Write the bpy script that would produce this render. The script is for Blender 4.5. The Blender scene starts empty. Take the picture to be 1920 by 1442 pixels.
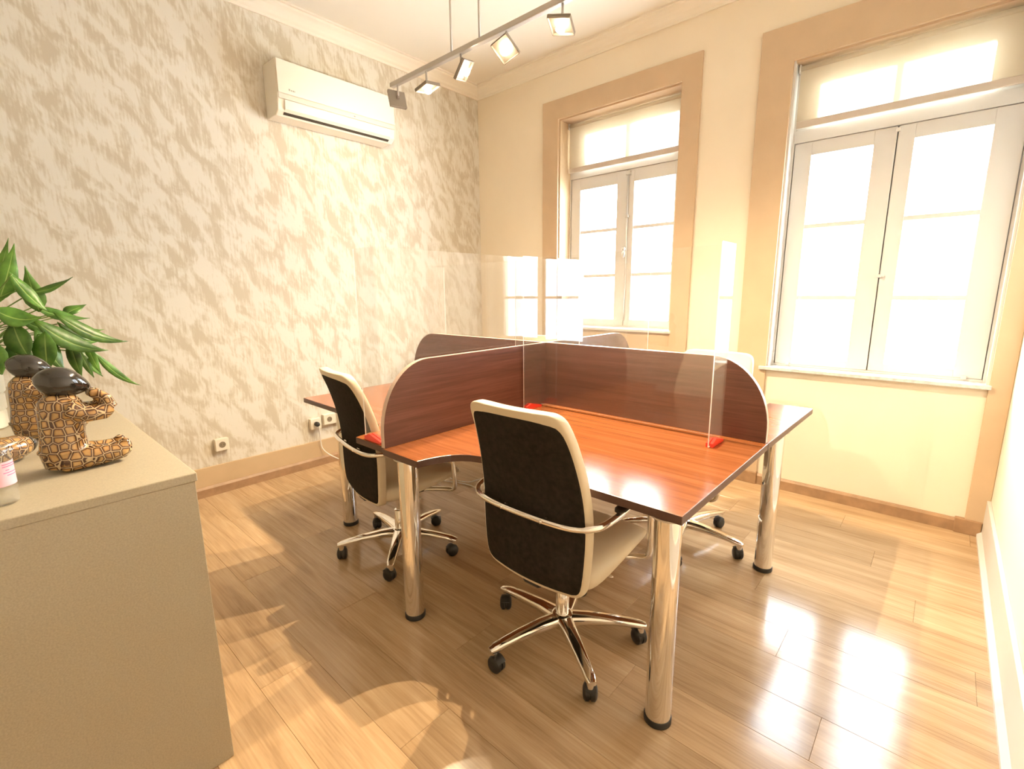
import bpy, bmesh, math, random
from mathutils import Vector, Matrix, Euler
PI = math.pi
random.seed(4)
sc = bpy.context.scene
COL = sc.collection

# ------------------------------------------------------------------ camera
cam_d = bpy.data.cameras.new('camera'); cam = bpy.data.objects.new('camera', cam_d); COL.objects.link(cam)
cam_d.sensor_fit = 'HORIZONTAL'; cam_d.sensor_width = 36.0
cam_d.lens = 897.78 / 1920 * 36.0
cam_d.clip_start = 0.02
_yaw, _pitch, _roll = 0.7335, -0.1905, -0.0091
_f = Vector((-math.sin(_yaw) * math.cos(_pitch), math.cos(_yaw) * math.cos(_pitch), math.sin(_pitch)))
_r = Vector((math.cos(_yaw), math.sin(_yaw), 0)); _u = _r.cross(_f)
_r2 = _r * math.cos(_roll) + _u * math.sin(_roll); _u2 = -_r * math.sin(_roll) + _u * math.cos(_roll)
M = Matrix((_r2, _u2, -_f)).transposed().to_4x4(); M.translation = Vector((3.6262, -3.5643, 1.3547))
cam.matrix_world = M
sc.camera = cam

# ------------------------------------------------------------------ world, exposure
w = bpy.data.worlds.new('overcast'); sc.world = w; w.use_nodes = True
bg = w.node_tree.nodes['Background']; bg.inputs[0].default_value = (0.84, 0.92, 1.0, 1); bg.inputs[1].default_value = 19.5
vs = sc.view_settings
vs.view_transform = 'Standard'; vs.look = 'None'; vs.gamma = 1.0; vs.use_curve_mapping = False; vs.exposure = 0.66
LAMP_W = 95.0
LAMP_COL = (1.0, 0.785, 0.51)

# ------------------------------------------------------------------ materials
MATS = {}
def nmat(name):
    m = bpy.data.materials.new(name); m.use_nodes = True
    nt = m.node_tree
    MATS[name] = m
    return m, nt, nt.nodes['Principled BSDF']
def plain(name, col, rough=0.5, metal=0.0, spec=0.5, coat=0.0, bump=0.0, bscale=200, var=0.0, vscale=30):
    m, nt, b = nmat(name)
    b.inputs['Base Color'].default_value = (*col, 1); b.inputs['Roughness'].default_value = rough
    b.inputs['Metallic'].default_value = metal; b.inputs['Specular IOR Level'].default_value = spec
    b.inputs['Coat Weight'].default_value = coat
    if bump or var:
        tc = nt.nodes.new('ShaderNodeTexCoord')
        n = nt.nodes.new('ShaderNodeTexNoise'); n.inputs['Scale'].default_value = bscale; n.inputs['Detail'].default_value = 4
        nt.links.new(tc.outputs['Object'], n.inputs['Vector'])
        if bump:
            bp = nt.nodes.new('ShaderNodeBump'); bp.inputs['Strength'].default_value = bump; bp.inputs['Distance'].default_value = 0.002
            nt.links.new(n.outputs['Fac'], bp.inputs['Height']); nt.links.new(bp.outputs['Normal'], b.inputs['Normal'])
        if var:
            n2 = nt.nodes.new('ShaderNodeTexNoise'); n2.inputs['Scale'].default_value = vscale; n2.inputs['Detail'].default_value = 5
            nt.links.new(tc.outputs['Object'], n2.inputs['Vector'])
            r = nt.nodes.new('ShaderNodeValToRGB'); r.color_ramp.elements[0].position = 0.3; r.color_ramp.elements[1].position = 0.7
            r.color_ramp.elements[0].color = (*[c * (1 - var) for c in col], 1); r.color_ramp.elements[1].color = (*[min(1, c * (1 + var)) for c in col], 1)
            nt.links.new(n2.outputs['Fac'], r.inputs['Fac']); nt.links.new(r.outputs['Color'], b.inputs['Base Color'])
    return m
plain('cream_wall', (0.83, 0.74, 0.59), 0.85, spec=0.2, var=0.03, vscale=2)
plain('white_wall', (0.82, 0.77, 0.67), 0.8, spec=0.25, var=0.02, vscale=2)
plain('ceiling_paint', (0.83, 0.79, 0.69), 0.9, spec=0.15)
plain('plaster_white', (0.84, 0.79, 0.68), 0.7, spec=0.25)
plain('tan_paint', (0.58, 0.43, 0.28), 0.55, spec=0.3, var=0.04, vscale=6)
plain('tan_baseboard', (0.56, 0.41, 0.25), 0.5, spec=0.35, var=0.05, vscale=5)
plain('shoe_strip', (0.36, 0.22, 0.12), 0.45, spec=0.4, var=0.15, vscale=18)
plain('window_paint', (0.66, 0.645, 0.62), 0.45, spec=0.4)
plain('stone_sill', (0.62, 0.61, 0.60), 0.25, var=0.18, vscale=40)
plain('steel', (0.62, 0.60, 0.57), 0.35, metal=1.0)
plain('track_metal', (0.50, 0.47, 0.42), 0.45, metal=0.6)
plain('lamp_metal', (0.30, 0.26, 0.21), 0.5, metal=0.4)
plain('chrome', (0.86, 0.85, 0.83), 0.07, metal=1.0)
plain('cream_leather', (0.66, 0.56, 0.40), 0.5, spec=0.35, bump=0.12, bscale=260)
plain('dark_fabric', (0.026, 0.021, 0.016), 0.95, spec=0.1, bump=0.5, bscale=600, var=0.25, vscale=50)
plain('black_plastic', (0.018, 0.018, 0.018), 0.4)
plain('arm_pad', (0.03, 0.027, 0.025), 0.5)
plain('white_plastic', (0.80, 0.77, 0.70), 0.35, spec=0.4)
plain('ac_plastic', (0.80, 0.75, 0.65), 0.4, spec=0.4)
plain('ac_band', (0.66, 0.62, 0.54), 0.4)
plain('grey_print', (0.30, 0.29, 0.26), 0.6)
plain('paper_label', (0.90, 0.90, 0.88), 0.6)
plain('vent_dark', (0.05, 0.04, 0.03), 0.7)
plain('socket_plastic', (0.78, 0.72, 0.60), 0.4)
plain('socket_hole', (0.25, 0.20, 0.13), 0.6)
plain('cabinet_laminate', (0.42, 0.37, 0.275), 0.42, spec=0.4, var=0.10, vscale=260)
plain('red_acrylic', (0.85, 0.05, 0.03), 0.25, coat=0.3)
plain('dark_egg', (0.022, 0.020, 0.018), 0.13, coat=0.6)
plain('soil', (0.06, 0.04, 0.025), 0.9, bump=0.6, bscale=80)
plain('stem_green', (0.16, 0.27, 0.06), 0.5)
plain('planter_glaze', (0.62, 0.60, 0.50), 0.3, spec=0.5)
plain('pink_label', (0.85, 0.50, 0.60), 0.5)
plain('magenta_print', (0.55, 0.08, 0.28), 0.5)
plain('cable_white', (0.80, 0.78, 0.74), 0.5)
plain('blind_bar', (0.55, 0.48, 0.40), 0.5)
plain('edge_band', (0.085, 0.040, 0.028), 0.35)
plain('edge_light', (0.60, 0.45, 0.36), 0.3, spec=0.5)

def link(nt, a, b): nt.links.new(a, b)

def wood(name, c0, c1, c2, rough, along='X', scale=1.0, coat=0.0, world=True, random_amt=0.0, spec=0.5, gstretch=14):
    """procedural wood whose grain runs along one world axis"""
    m, nt, b = nmat(name)
    geo = nt.nodes.new('ShaderNodeNewGeometry')
    oi = nt.nodes.new('ShaderNodeObjectInfo')
    mp = nt.nodes.new('ShaderNodeMapping')
    s = [gstretch * scale] * 3; s['XYZ'.index(along)] = 1.1 * scale
    mp.inputs['Scale'].default_value = s
    mul = nt.nodes.new('ShaderNodeVectorMath'); mul.operation = 'SCALE'
    comb = nt.nodes.new('ShaderNodeCombineXYZ')
    for i in range(3): link(nt, oi.outputs['Random'], comb.inputs[i])
    link(nt, comb.outputs[0], mul.inputs[0]); mul.inputs['Scale'].default_value = 37.0 if random_amt else 0.0
    add = nt.nodes.new('ShaderNodeVectorMath'); add.operation = 'ADD'
    link(nt, geo.outputs['Position'], add.inputs[0]); link(nt, mul.outputs[0], add.inputs[1])
    link(nt, add.outputs[0], mp.inputs['Vector'])
    n1 = nt.nodes.new('ShaderNodeTexNoise'); n1.inputs['Scale'].default_value = 1.0; n1.inputs['Detail'].default_value = 6; n1.inputs['Roughness'].default_value = 0.62; n1.inputs['Distortion'].default_value = 0.8
    link(nt, mp.outputs[0], n1.inputs['Vector'])
    mp2 = nt.nodes.new('ShaderNodeMapping'); s2 = [150 * scale] * 3; s2['XYZ'.index(along)] = 5 * scale
    mp2.inputs['Scale'].default_value = s2; link(nt, add.outputs[0], mp2.inputs['Vector'])
    n2 = nt.nodes.new('ShaderNodeTexNoise'); n2.inputs['Scale'].default_value = 1.0; n2.inputs['Detail'].default_value = 3
    link(nt, mp2.outputs[0], n2.inputs['Vector'])
    mix = nt.nodes.new('ShaderNodeMath'); mix.operation = 'MULTIPLY_ADD'; mix.inputs[1].default_value = 0.35
    link(nt, n2.outputs['Fac'], mix.inputs[0])
    sub = nt.nodes.new('ShaderNodeMath'); sub.operation = 'MULTIPLY'; sub.inputs[1].default_value = 0.75
    link(nt, n1.outputs['Fac'], sub.inputs[0]); link(nt, sub.outputs[0], mix.inputs[2])
    r = nt.nodes.new('ShaderNodeValToRGB'); e = r.color_ramp.elements
    e[0].position = 0.34; e[0].color = (*c0, 1); e[1].position = 0.72; e[1].color = (*c2, 1)
    k = r.color_ramp.elements.new(0.54); k.color = (*c1, 1)
    link(nt, mix.outputs[0], r.inputs['Fac'])
    out = r.outputs['Color']
    if random_amt:
        hs = nt.nodes.new('ShaderNodeHueSaturation')
        mr = nt.nodes.new('ShaderNodeMapRange'); mr.inputs['To Min'].default_value = 1 - random_amt; mr.inputs['To Max'].default_value = 1 + random_amt
        link(nt, oi.outputs['Random'], mr.inputs['Value']); link(nt, mr.outputs[0], hs.inputs['Value']); link(nt, out, hs.inputs['Color'])
        out = hs.outputs['Color']
    link(nt, out, b.inputs['Base Color'])
    b.inputs['Roughness'].default_value = rough; b.inputs['Coat Weight'].default_value = coat; b.inputs['Coat Roughness'].default_value = rough * 0.8
    b.inputs['Specular IOR Level'].default_value = spec
    bp = nt.nodes.new('ShaderNodeBump'); bp.inputs['Strength'].default_value = 0.06; bp.inputs['Distance'].default_value = 0.0015
    link(nt, mix.outputs[0], bp.inputs['Height']); link(nt, bp.outputs['Normal'], b.inputs['Normal'])
    return m
wood('floor_oak', (0.31, 0.195, 0.105), (0.46, 0.31, 0.175), (0.55, 0.395, 0.24), 0.15, 'X', 1.0, random_amt=0.10, spec=0.4, gstretch=13)
wood('mahogany_x', (0.19, 0.058, 0.018), (0.27, 0.088, 0.028), (0.34, 0.120, 0.042), 0.18, 'X', 1.0, spec=0.7, gstretch=34)
wood('mahogany_y', (0.19, 0.058, 0.018), (0.27, 0.088, 0.028), (0.34, 0.120, 0.042), 0.18, 'Y', 1.0, spec=0.7, gstretch=34)
wood('wenge_x', (0.070, 0.026, 0.017), (0.115, 0.043, 0.028), (0.16, 0.064, 0.044), 0.33, 'X', 1.2, spec=0.45, gstretch=26)
wood('wenge_y', (0.070, 0.026, 0.017), (0.115, 0.043, 0.028), (0.16, 0.064, 0.044), 0.33, 'Y', 1.2, spec=0.45, gstretch=26)

def wallpaper():
    m, nt, b = nmat('wallpaper')
    geo = nt.nodes.new('ShaderNodeNewGeometry')
    rot = nt.nodes.new('ShaderNodeMapping'); rot.inputs['Rotation'].default_value = (math.radians(-28), 0, 0)
    link(nt, geo.outputs['Position'], rot.inputs['Vector'])
    st = nt.nodes.new('ShaderNodeMapping'); st.inputs['Scale'].default_value = (1, 11.0, 5.2)
    link(nt, rot.outputs[0], st.inputs['Vector'])
    big = nt.nodes.new('ShaderNodeTexNoise'); big.inputs['Scale'].default_value = 1.0; big.inputs['Detail'].default_value = 5; big.inputs['Roughness'].default_value = 0.6; big.inputs['Distortion'].default_value = 0.5
    link(nt, st.outputs[0], big.inputs['Vector'])
    # vertical brush fringe
    vm = nt.nodes.new('ShaderNodeMapping'); vm.inputs['Scale'].default_value = (1, 85, 11)
    link(nt, geo.outputs['Position'], vm.inputs['Vector'])
    fr = nt.nodes.new('ShaderNodeTexNoise'); fr.inputs['Scale'].default_value = 1.0; fr.inputs['Detail'].default_value = 4
    link(nt, vm.outputs[0], fr.inputs['Vector'])
    ad = nt.nodes.new('ShaderNodeMath'); ad.operation = 'MULTIPLY_ADD'; ad.inputs[1].default_value = 0.42
    link(nt, fr.outputs['Fac'], ad.inputs[0]); link(nt, big.outputs['Fac'], ad.inputs[2])
    r = nt.nodes.new('ShaderNodeValToRGB'); e = r.color_ramp.elements
    e[0].position = 0.61; e[0].color = (0.56, 0.495, 0.385, 1); e[1].position = 0.77; e[1].color = (0.715, 0.68, 0.60, 1)
    k = e.new(0.69); k.color = (0.64, 0.59, 0.49, 1)
    link(nt, ad.outputs[0], r.inputs['Fac']); link(nt, r.outputs['Color'], b.inputs['Base Color'])
    b.inputs['Roughness'].default_value = 0.75; b.inputs['Specular IOR Level'].default_value = 0.25
    bp = nt.nodes.new('ShaderNodeBump'); bp.inputs['Strength'].default_value = 0.04; bp.inputs['Distance'].default_value = 0.0005
    link(nt, ad.outputs[0], bp.inputs['Height']); link(nt, bp.outputs['Normal'], b.inputs['Normal'])
wallpaper()

def clear(name, tint, ior, haze=0.0):
    """thin clear sheet: see-through with mirror reflection by angle"""
    m = bpy.data.materials.new(name); m.use_nodes = True; MATS[name] = m
    nt = m.node_tree; nt.nodes.clear()
    o = nt.nodes.new('ShaderNodeOutputMaterial'); t = nt.nodes.new('ShaderNodeBsdfTransparent'); t.inputs[0].default_value = (*tint, 1)
    g = nt.nodes.new('ShaderNodeBsdfGlossy'); g.inputs['Roughness'].default_value = 0.0; g.inputs[0].default_value = (1, 1, 1, 1)
    # Schlick reflectance, the same from both sides of the thin sheet
    lw = nt.nodes.new('ShaderNodeLayerWeight'); pw = nt.nodes.new('ShaderNodeMath'); pw.operation = 'POWER'; pw.inputs[1].default_value = 5.0
    lw.inputs['Blend'].default_value = 0.5
    link(nt, lw.outputs['Facing'], pw.inputs[0])
    f0 = ((ior - 1) / (ior + 1)) ** 2
    fr = nt.nodes.new('ShaderNodeMath'); fr.operation = 'MULTIPLY_ADD'; fr.inputs[1].default_value = 1 - f0; fr.inputs[2].default_value = f0
    link(nt, pw.outputs[0], fr.inputs[0])
    mx = nt.nodes.new('ShaderNodeMixShader'); link(nt, fr.outputs[0], mx.inputs[0]); link(nt, t.outputs[0], mx.inputs[1]); link(nt, g.outputs[0], mx.inputs[2])
    last = mx
    if haze:
        d = nt.nodes.new('ShaderNodeBsdfDiffuse'); d.inputs[0].default_value = (0.9, 0.9, 0.88, 1)
        m2 = nt.nodes.new('ShaderNodeMixShader'); m2.inputs[0].default_value = haze
        link(nt, mx.outputs[0], m2.inputs[1]); link(nt, d.outputs[0], m2.inputs[2]); last = m2
    link(nt, last.outputs[0], o.inputs[0])
clear('acrylic', (0.985, 0.985, 0.98), 1.49, 0.03)
clear('window_glass', (0.97, 0.98, 0.98), 1.45)
clear('bottle_plastic', (0.93, 0.94, 0.94), 1.5, 0.06)

def edge_glow():
    m = bpy.data.materials.new('acrylic_edge'); m.use_nodes = True; MATS['acrylic_edge'] = m
    nt = m.node_tree; nt.nodes.clear()
    o = nt.nodes.new('ShaderNodeOutputMaterial')
    d = nt.nodes.new('ShaderNodeBsdfDiffuse'); d.inputs[0].default_value = (0.95, 0.93, 0.90, 1)
    t = nt.nodes.new('ShaderNodeBsdfTranslucent'); t.inputs[0].default_value = (0.95, 0.95, 0.93, 1)
    mx = nt.nodes.new('ShaderNodeMixShader'); mx.inputs[0].default_value = 0.4
    link(nt, d.outputs[0], mx.inputs[1]); link(nt, t.outputs[0], mx.inputs[2]); link(nt, mx.outputs[0], o.inputs[0])
edge_glow()
def blind_mat():
    m = bpy.data.materials.new('blind_fabric'); m.use_nodes = True; MATS['blind_fabric'] = m
    nt = m.node_tree; nt.nodes.clear()
    o = nt.nodes.new('ShaderNodeOutputMaterial')
    d = nt.nodes.new('ShaderNodeBsdfDiffuse'); d.inputs[0].default_value = (0.70, 0.62, 0.48, 1)
    t = nt.nodes.new('ShaderNodeBsdfTranslucent'); t.inputs[0].default_value = (0.70, 0.64, 0.52, 1)
    tr = nt.nodes.new('ShaderNodeBsdfTransparent'); tr.inputs[0].default_value = (1, 0.98, 0.94, 1)
    m1 = nt.nodes.new('ShaderNodeMixShader'); m1.inputs[0].default_value = 0.06
    link(nt, d.outputs[0], m1.inputs[1]); link(nt, t.outputs[0], m1.inputs[2])
    m2 = nt.nodes.new('ShaderNodeMixShader'); m2.inputs[0].default_value = 0.3
    link(nt, m1.outputs[0], m2.inputs[1]); link(nt, tr.outputs[0], m2.inputs[2]); link(nt, m2.outputs[0], o.inputs[0])
blind_mat()
def emit(name, col, s):
    m = bpy.data.materials.new(name); m.use_nodes = True; MATS[name] = m
    nt = m.node_tree; nt.nodes.clear()
    o = nt.nodes.new('ShaderNodeOutputMaterial'); e = nt.nodes.new('ShaderNodeEmission'); e.inputs[0].default_value = (*col, 1); e.inputs[1].default_value = s
    link(nt, e.outputs[0], o.inputs[0])
emit('bulb_light', (1.0, 0.84, 0.6), 40.0)
def leaf_mat(name, c0, c1):
    m, nt, b = nmat(name)
    tc = nt.nodes.new('ShaderNodeTexCoord'); oi = nt.nodes.new('ShaderNodeObjectInfo')
    n = nt.nodes.new('ShaderNodeTexNoise'); n.inputs['Scale'].default_value = 22; n.inputs['Detail'].default_value = 3
    link(nt, tc.outputs['Object'], n.inputs['Vector'])
    r = nt.nodes.new('ShaderNodeValToRGB'); r.color_ramp.elements[0].color = (*c0, 1); r.color_ramp.elements[1].color = (*c1, 1)
    r.color_ramp.elements[0].position = 0.35; r.color_ramp.elements[1].position = 0.7
    link(nt, n.outputs['Fac'], r.inputs['Fac'])
    hs = nt.nodes.new('ShaderNodeHueSaturation'); mr = nt.nodes.new('ShaderNodeMapRange'); mr.inputs['To Min'].default_value = 0.7; mr.inputs['To Max'].default_value = 1.35
    link(nt, oi.outputs['Random'], mr.inputs['Value']); link(nt, mr.outputs[0], hs.inputs['Value']); link(nt, r.outputs['Color'], hs.inputs['Color'])
    link(nt, hs.outputs['Color'], b.inputs['Base Color']); b.inputs['Roughness'].default_value = 0.35
leaf_mat('leaf_green', (0.035, 0.115, 0.012), (0.11, 0.26, 0.035))
leaf_mat('leaf_vein', (0.20, 0.32, 0.06), (0.26, 0.40, 0.10))
def cells(name):
    m, nt, b = nmat(name)
    tc = nt.nodes.new('ShaderNodeTexCoord')
    v = nt.nodes.new('ShaderNodeTexVoronoi'); v.feature = 'DISTANCE_TO_EDGE'; v.inputs['Scale'].default_value = 46; v.inputs['Randomness'].default_value = 0.5
    v2 = nt.nodes.new('ShaderNodeTexVoronoi'); v2.inputs['Scale'].default_value = 52; v2.inputs['Randomness'].default_value = 0.6
    link(nt, tc.outputs['Object'], v.inputs['Vector']); link(nt, tc.outputs['Object'], v2.inputs['Vector'])
    r = nt.nodes.new('ShaderNodeValToRGB'); e = r.color_ramp.elements
    e[0].position = 0.0; e[0].color = (0.55, 0.42, 0.24, 1); e[1].position = 0.30; e[1].color = (0.50, 0.30, 0.11, 1)
    for p, c in ((0.035, (0.50, 0.36, 0.19)), (0.055, (0.05, 0.018, 0.013)), (0.13, (0.07, 0.026, 0.014)), (0.20, (0.38, 0.21, 0.07))):
        k = e.new(p); k.color = (*c, 1)
    link(nt, v.outputs['Distance'], r.inputs['Fac'])
    n = nt.nodes.new('ShaderNodeTexNoise'); n.inputs['Scale'].default_value = 30
    link(nt, tc.outputs['Object'], n.inputs['Vector'])
    mx = nt.nodes.new('ShaderNodeMixRGB'); mx.blend_type = 'MULTIPLY'; mx.inputs[0].default_value = 0.5
    r2 = nt.nodes.new('ShaderNodeValToRGB'); r2.color_ramp.elements[0].color = (0.6, 0.5, 0.4, 1); r2.color_ramp.elements[0].position = 0.35; r2.color_ramp.elements[1].position = 0.6
    link(nt, n.outputs['Fac'], r2.inputs['Fac']); link(nt, r.outputs['Color'], mx.inputs[1]); link(nt, r2.outputs['Color'], mx.inputs[2])
    link(nt, mx.outputs[0], b.inputs['Base Color'])
    b.inputs['Roughness'].default_value = 0.13; b.inputs['Coat Weight'].default_value = 0.5
    bp = nt.nodes.new('ShaderNodeBump'); bp.inputs['Strength'].default_value = 0.35; bp.inputs['Distance'].default_value = 0.002
    link(nt, v.outputs['Distance'], bp.inputs['Height']); link(nt, bp.outputs['Normal'], b.inputs['Normal'])
cells('cell_glaze')

# ------------------------------------------------------------------ mesh helpers
class MB:
    def __init__(self): self.v = []; self.f = []; self.mi = []
    def add(self, vs, fs, mi=0):
        o = len(self.v); self.v += [tuple(p) for p in vs]; self.f += [tuple(i + o for i in f) for f in fs]; self.mi += [mi] * len(fs); return self
    def box(self, a, b, mi=0):
        (x0, y0, z0), (x1, y1, z1) = a, b
        return self.add([(x0, y0, z0), (x1, y0, z0), (x1, y1, z0), (x0, y1, z0), (x0, y0, z1), (x1, y0, z1), (x1, y1, z1), (x0, y1, z1)],
            [(0, 3, 2, 1), (4, 5, 6, 7), (0, 1, 5, 4), (1, 2, 6, 5), (2, 3, 7, 6), (3, 0, 4, 7)], mi)
    def prism(self, poly, axis, a, b, mi=0, mi_side=None):
        """extrude a 2-D polygon (ccw) along an axis"""
        def P(p, t):
            return {'x': (t, p[0], p[1]), 'y': (p[0], t, p[1]), 'z': (p[0], p[1], t)}[axis]
        n = len(poly); o = len(self.v)
        self.v += [P(p, a) for p in poly] + [P(p, b) for p in poly]
        self.f += [tuple(o + i for i in range(n))[::-1], tuple(o + n + i for i in range(n))]; self.mi += [mi, mi]
        for i in range(n):
            j = (i + 1) % n; self.f.append((o + i, o + j, o + n + j, o + n + i)); self.mi.append(mi if mi_side is None else mi_side)
        return self
    def lathe(self, prof, c=(0, 0, 0), n=24, axis='z', mi=0):
        o = len(self.v)
        for r, h in prof:
            for i in range(n):
                a = 2 * PI * i / n; p = {'z': (r * math.cos(a), r * math.sin(a), h), 'x': (h, r * math.cos(a), r * math.sin(a)), 'y': (r * math.sin(a), h, r * math.cos(a))}[axis]
                self.v.append(tuple(p[k] + c[k] for k in range(3)))
        m = len(prof)
        for j in range(m - 1):
            for i in range(n):
                k = (i + 1) % n; self.f.append((o + j * n + i, o + j * n + k, o + (j + 1) * n + k, o + (j + 1) * n + i)); self.mi.append(mi)
        if prof[0][0] > 1e-6: self.f.append(tuple(o + i for i in range(n))[::-1]); self.mi.append(mi)
        if prof[-1][0] > 1e-6: self.f.append(tuple(o + (m - 1) * n + i for i in range(n))); self.mi.append(mi)
        return self
    def tube(self, pts, r, n=10, mi=0, flat=None):
        """tube along points; r number or list; flat=(a,b) makes an elliptic section with b along world z-ish"""
        pts = [Vector(p) for p in pts]; m = len(pts); rs = r if isinstance(r, (list, tuple)) else [r] * m
        o = len(self.v); ref = None
        for i, p in enumerate(pts):
            t = (pts[min(i + 1, m - 1)] - pts[max(i - 1, 0)]).normalized()
            if ref is None:
                ref = Vector((0, 0, 1)) if abs(t.z) < 0.9 else Vector((1, 0, 0))
            s = t.cross(ref).normalized(); u = s.cross(t).normalized(); ref = u
            a, b = (rs[i], rs[i]) if flat is None else (rs[i] * flat[0], rs[i] * flat[1])
            for k in range(n):
                an = 2 * PI * k / n; q = p + s * (a * math.cos(an)) + u * (b * math.sin(an)); self.v.append(tuple(q))
        for j in range(m - 1):
            for i in range(n):
                k = (i + 1) % n; self.f.append((o + j * n + i, o + j * n + k, o + (j + 1) * n + k, o + (j + 1) * n + i)); self.mi.append(mi)
        self.f.append(tuple(o + i for i in range(n))[::-1]); self.f.append(tuple(o + (m - 1) * n + i for i in range(n))); self.mi += [mi, mi]
        return self
    def ball(self, c, r, n=16, m=10, mi=0, rot=None):
        o = len(self.v); R = rot.to_matrix() if rot else None
        for j in range(m + 1):
            ph = PI * j / m
            for i in range(n):
                th = 2 * PI * i / n
                p = Vector((r[0] * math.sin(ph) * math.cos(th), r[1] * math.sin(ph) * math.sin(th), r[2] * math.cos(ph)))
                if R: p = R @ p
                self.v.append((p.x + c[0], p.y + c[1], p.z + c[2]))
        for j in range(m):
            for i in range(n):
                k = (i + 1) % n; self.f.append((o + j * n + i, o + (j + 1) * n + i, o + (j + 1) * n + k, o + j * n + k)); self.mi.append(mi)
        return self
    def mesh(self, name, mats, smooth=False):
        me = bpy.data.meshes.new(name); me.from_pydata(self.v, [], self.f)
        for m in ([mats] if isinstance(mats, str) else mats): me.materials.append(MATS[m])
        me.polygons.foreach_set('material_index', self.mi)
        bm = bmesh.new(); bm.from_mesh(me); bmesh.ops.remove_doubles(bm, verts=bm.verts, dist=1e-6)
        bmesh.ops.dissolve_degenerate(bm, edges=bm.edges, dist=1e-7)
        bmesh.ops.recalc_face_normals(bm, faces=bm.faces); bm.to_mesh(me); bm.free()
        if smooth:
            me.polygons.foreach_set('use_smooth', [True] * len(me.polygons))
        me.update(); return me
def obj(name, mb, mats, parent=None, smooth=False, bevel=0, seg=2, sub=0, auto=None, loc=None, rot=None):
    me = mb if isinstance(mb, bpy.types.Mesh) else mb.mesh(name, mats, smooth)
    o = bpy.data.objects.new(name, me); COL.objects.link(o)
    if parent: o.parent = parent
    if loc: o.location = loc
    if rot: o.rotation_euler = rot
    if bevel:
        md = o.modifiers.new('bevel', 'BEVEL'); md.width = bevel; md.segments = seg; md.limit_method = 'ANGLE'; md.angle_limit = math.radians(40)
        md.harden_normals = False
    if sub:
        md = o.modifiers.new('subdivision', 'SUBSURF'); md.levels = sub; md.render_levels = sub
    if auto is not None:
        me.polygons.foreach_set('use_smooth', [True] * len(me.polygons)); me.set_sharp_from_angle(angle=math.radians(auto))
    return o
def empty(name, loc=(0, 0, 0), rz=0.0):
    o = bpy.data.objects.new(name, None); COL.objects.link(o); o.location = loc; o.rotation_euler = (0, 0, rz); o.empty_display_size = 0.05
    return o
def tag(o, label, cat, group=None):
    o['label'] = label; o['category'] = cat
    if group: o['group'] = group
    return o
def struct(o, label=None, cat=None):
    o['kind'] = 'structure'
    if label: o['label'] = label
    if cat: o['category'] = cat
    return o
def smooth_path(pts, n=8):
    """Catmull-Rom through points"""
    P = [Vector(p) for p in pts]; P = [P[0] * 2 - P[1]] + P + [P[-1] * 2 - P[-2]]; out = []
    for i in range(1, len(P) - 2):
        for k in range(n):
            t = k / n; a, b, c, d = P[i - 1], P[i], P[i + 1], P[i + 2]
            out.append(0.5 * ((2 * b) + (c - a) * t + (2 * a - 5 * b + 4 * c - d) * t * t + (3 * b - a - 3 * c + d) * t ** 3))
    out.append(P[-2]); return out

# ------------------------------------------------------------------ room shell
XR, YF, ZC = 3.93, -5.2, 3.27
W1 = dict(x0=0.985, x1=2.06, z0=1.05, z1=2.79)
W2 = dict(x0=2.755, x1=3.84, z0=0.845, z1=2.72)
T = 0.32
struct(obj('wall_left', MB().box((-0.15, YF, 0), (0, T, ZC)), 'wallpaper'), 'wallpapered wall with mottled beige brush pattern behind air conditioner', 'wall')
struct(obj('wall_right', MB().box((XR, YF, 0), (XR + 0.15, T, ZC)), 'white_wall'), 'plain pale cream wall at far right of the room', 'wall')
struct(obj('wall_front', MB().box((-0.15, YF - 0.15, 0), (XR + 0.15, YF, ZC)), 'cream_wall'), 'plain cream wall behind the viewpoint facing the windows', 'wall')
b = MB()
xs = [0, W1['x0'], W1['x1'], W2['x0'], W2['x1'], XR]
b.box((xs[0], 0, 0), (xs[1], T, ZC)); b.box((xs[2], 0, 0), (xs[3], T, ZC)); b.box((xs[4], 0, 0), (xs[5], T, ZC))
b.box((xs[1], 0, 0), (xs[2], T, W1['z0'])); b.box((xs[1], 0, W1['z1']), (xs[2], T, ZC))
b.box((xs[3], 0, 0), (xs[4], T, W2['z0'])); b.box((xs[3], 0, W2['z1']), (xs[4], T, ZC))
struct(obj('wall_back', b, 'cream_wall'), 'cream window wall with two tall framed windows', 'wall')
struct(obj('ceiling', MB().box((-0.15, YF - 0.15, ZC), (XR + 0.15, T, ZC + 0.12)), 'ceiling_paint'), 'flat cream painted ceiling above the desks', 'ceiling')
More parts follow.
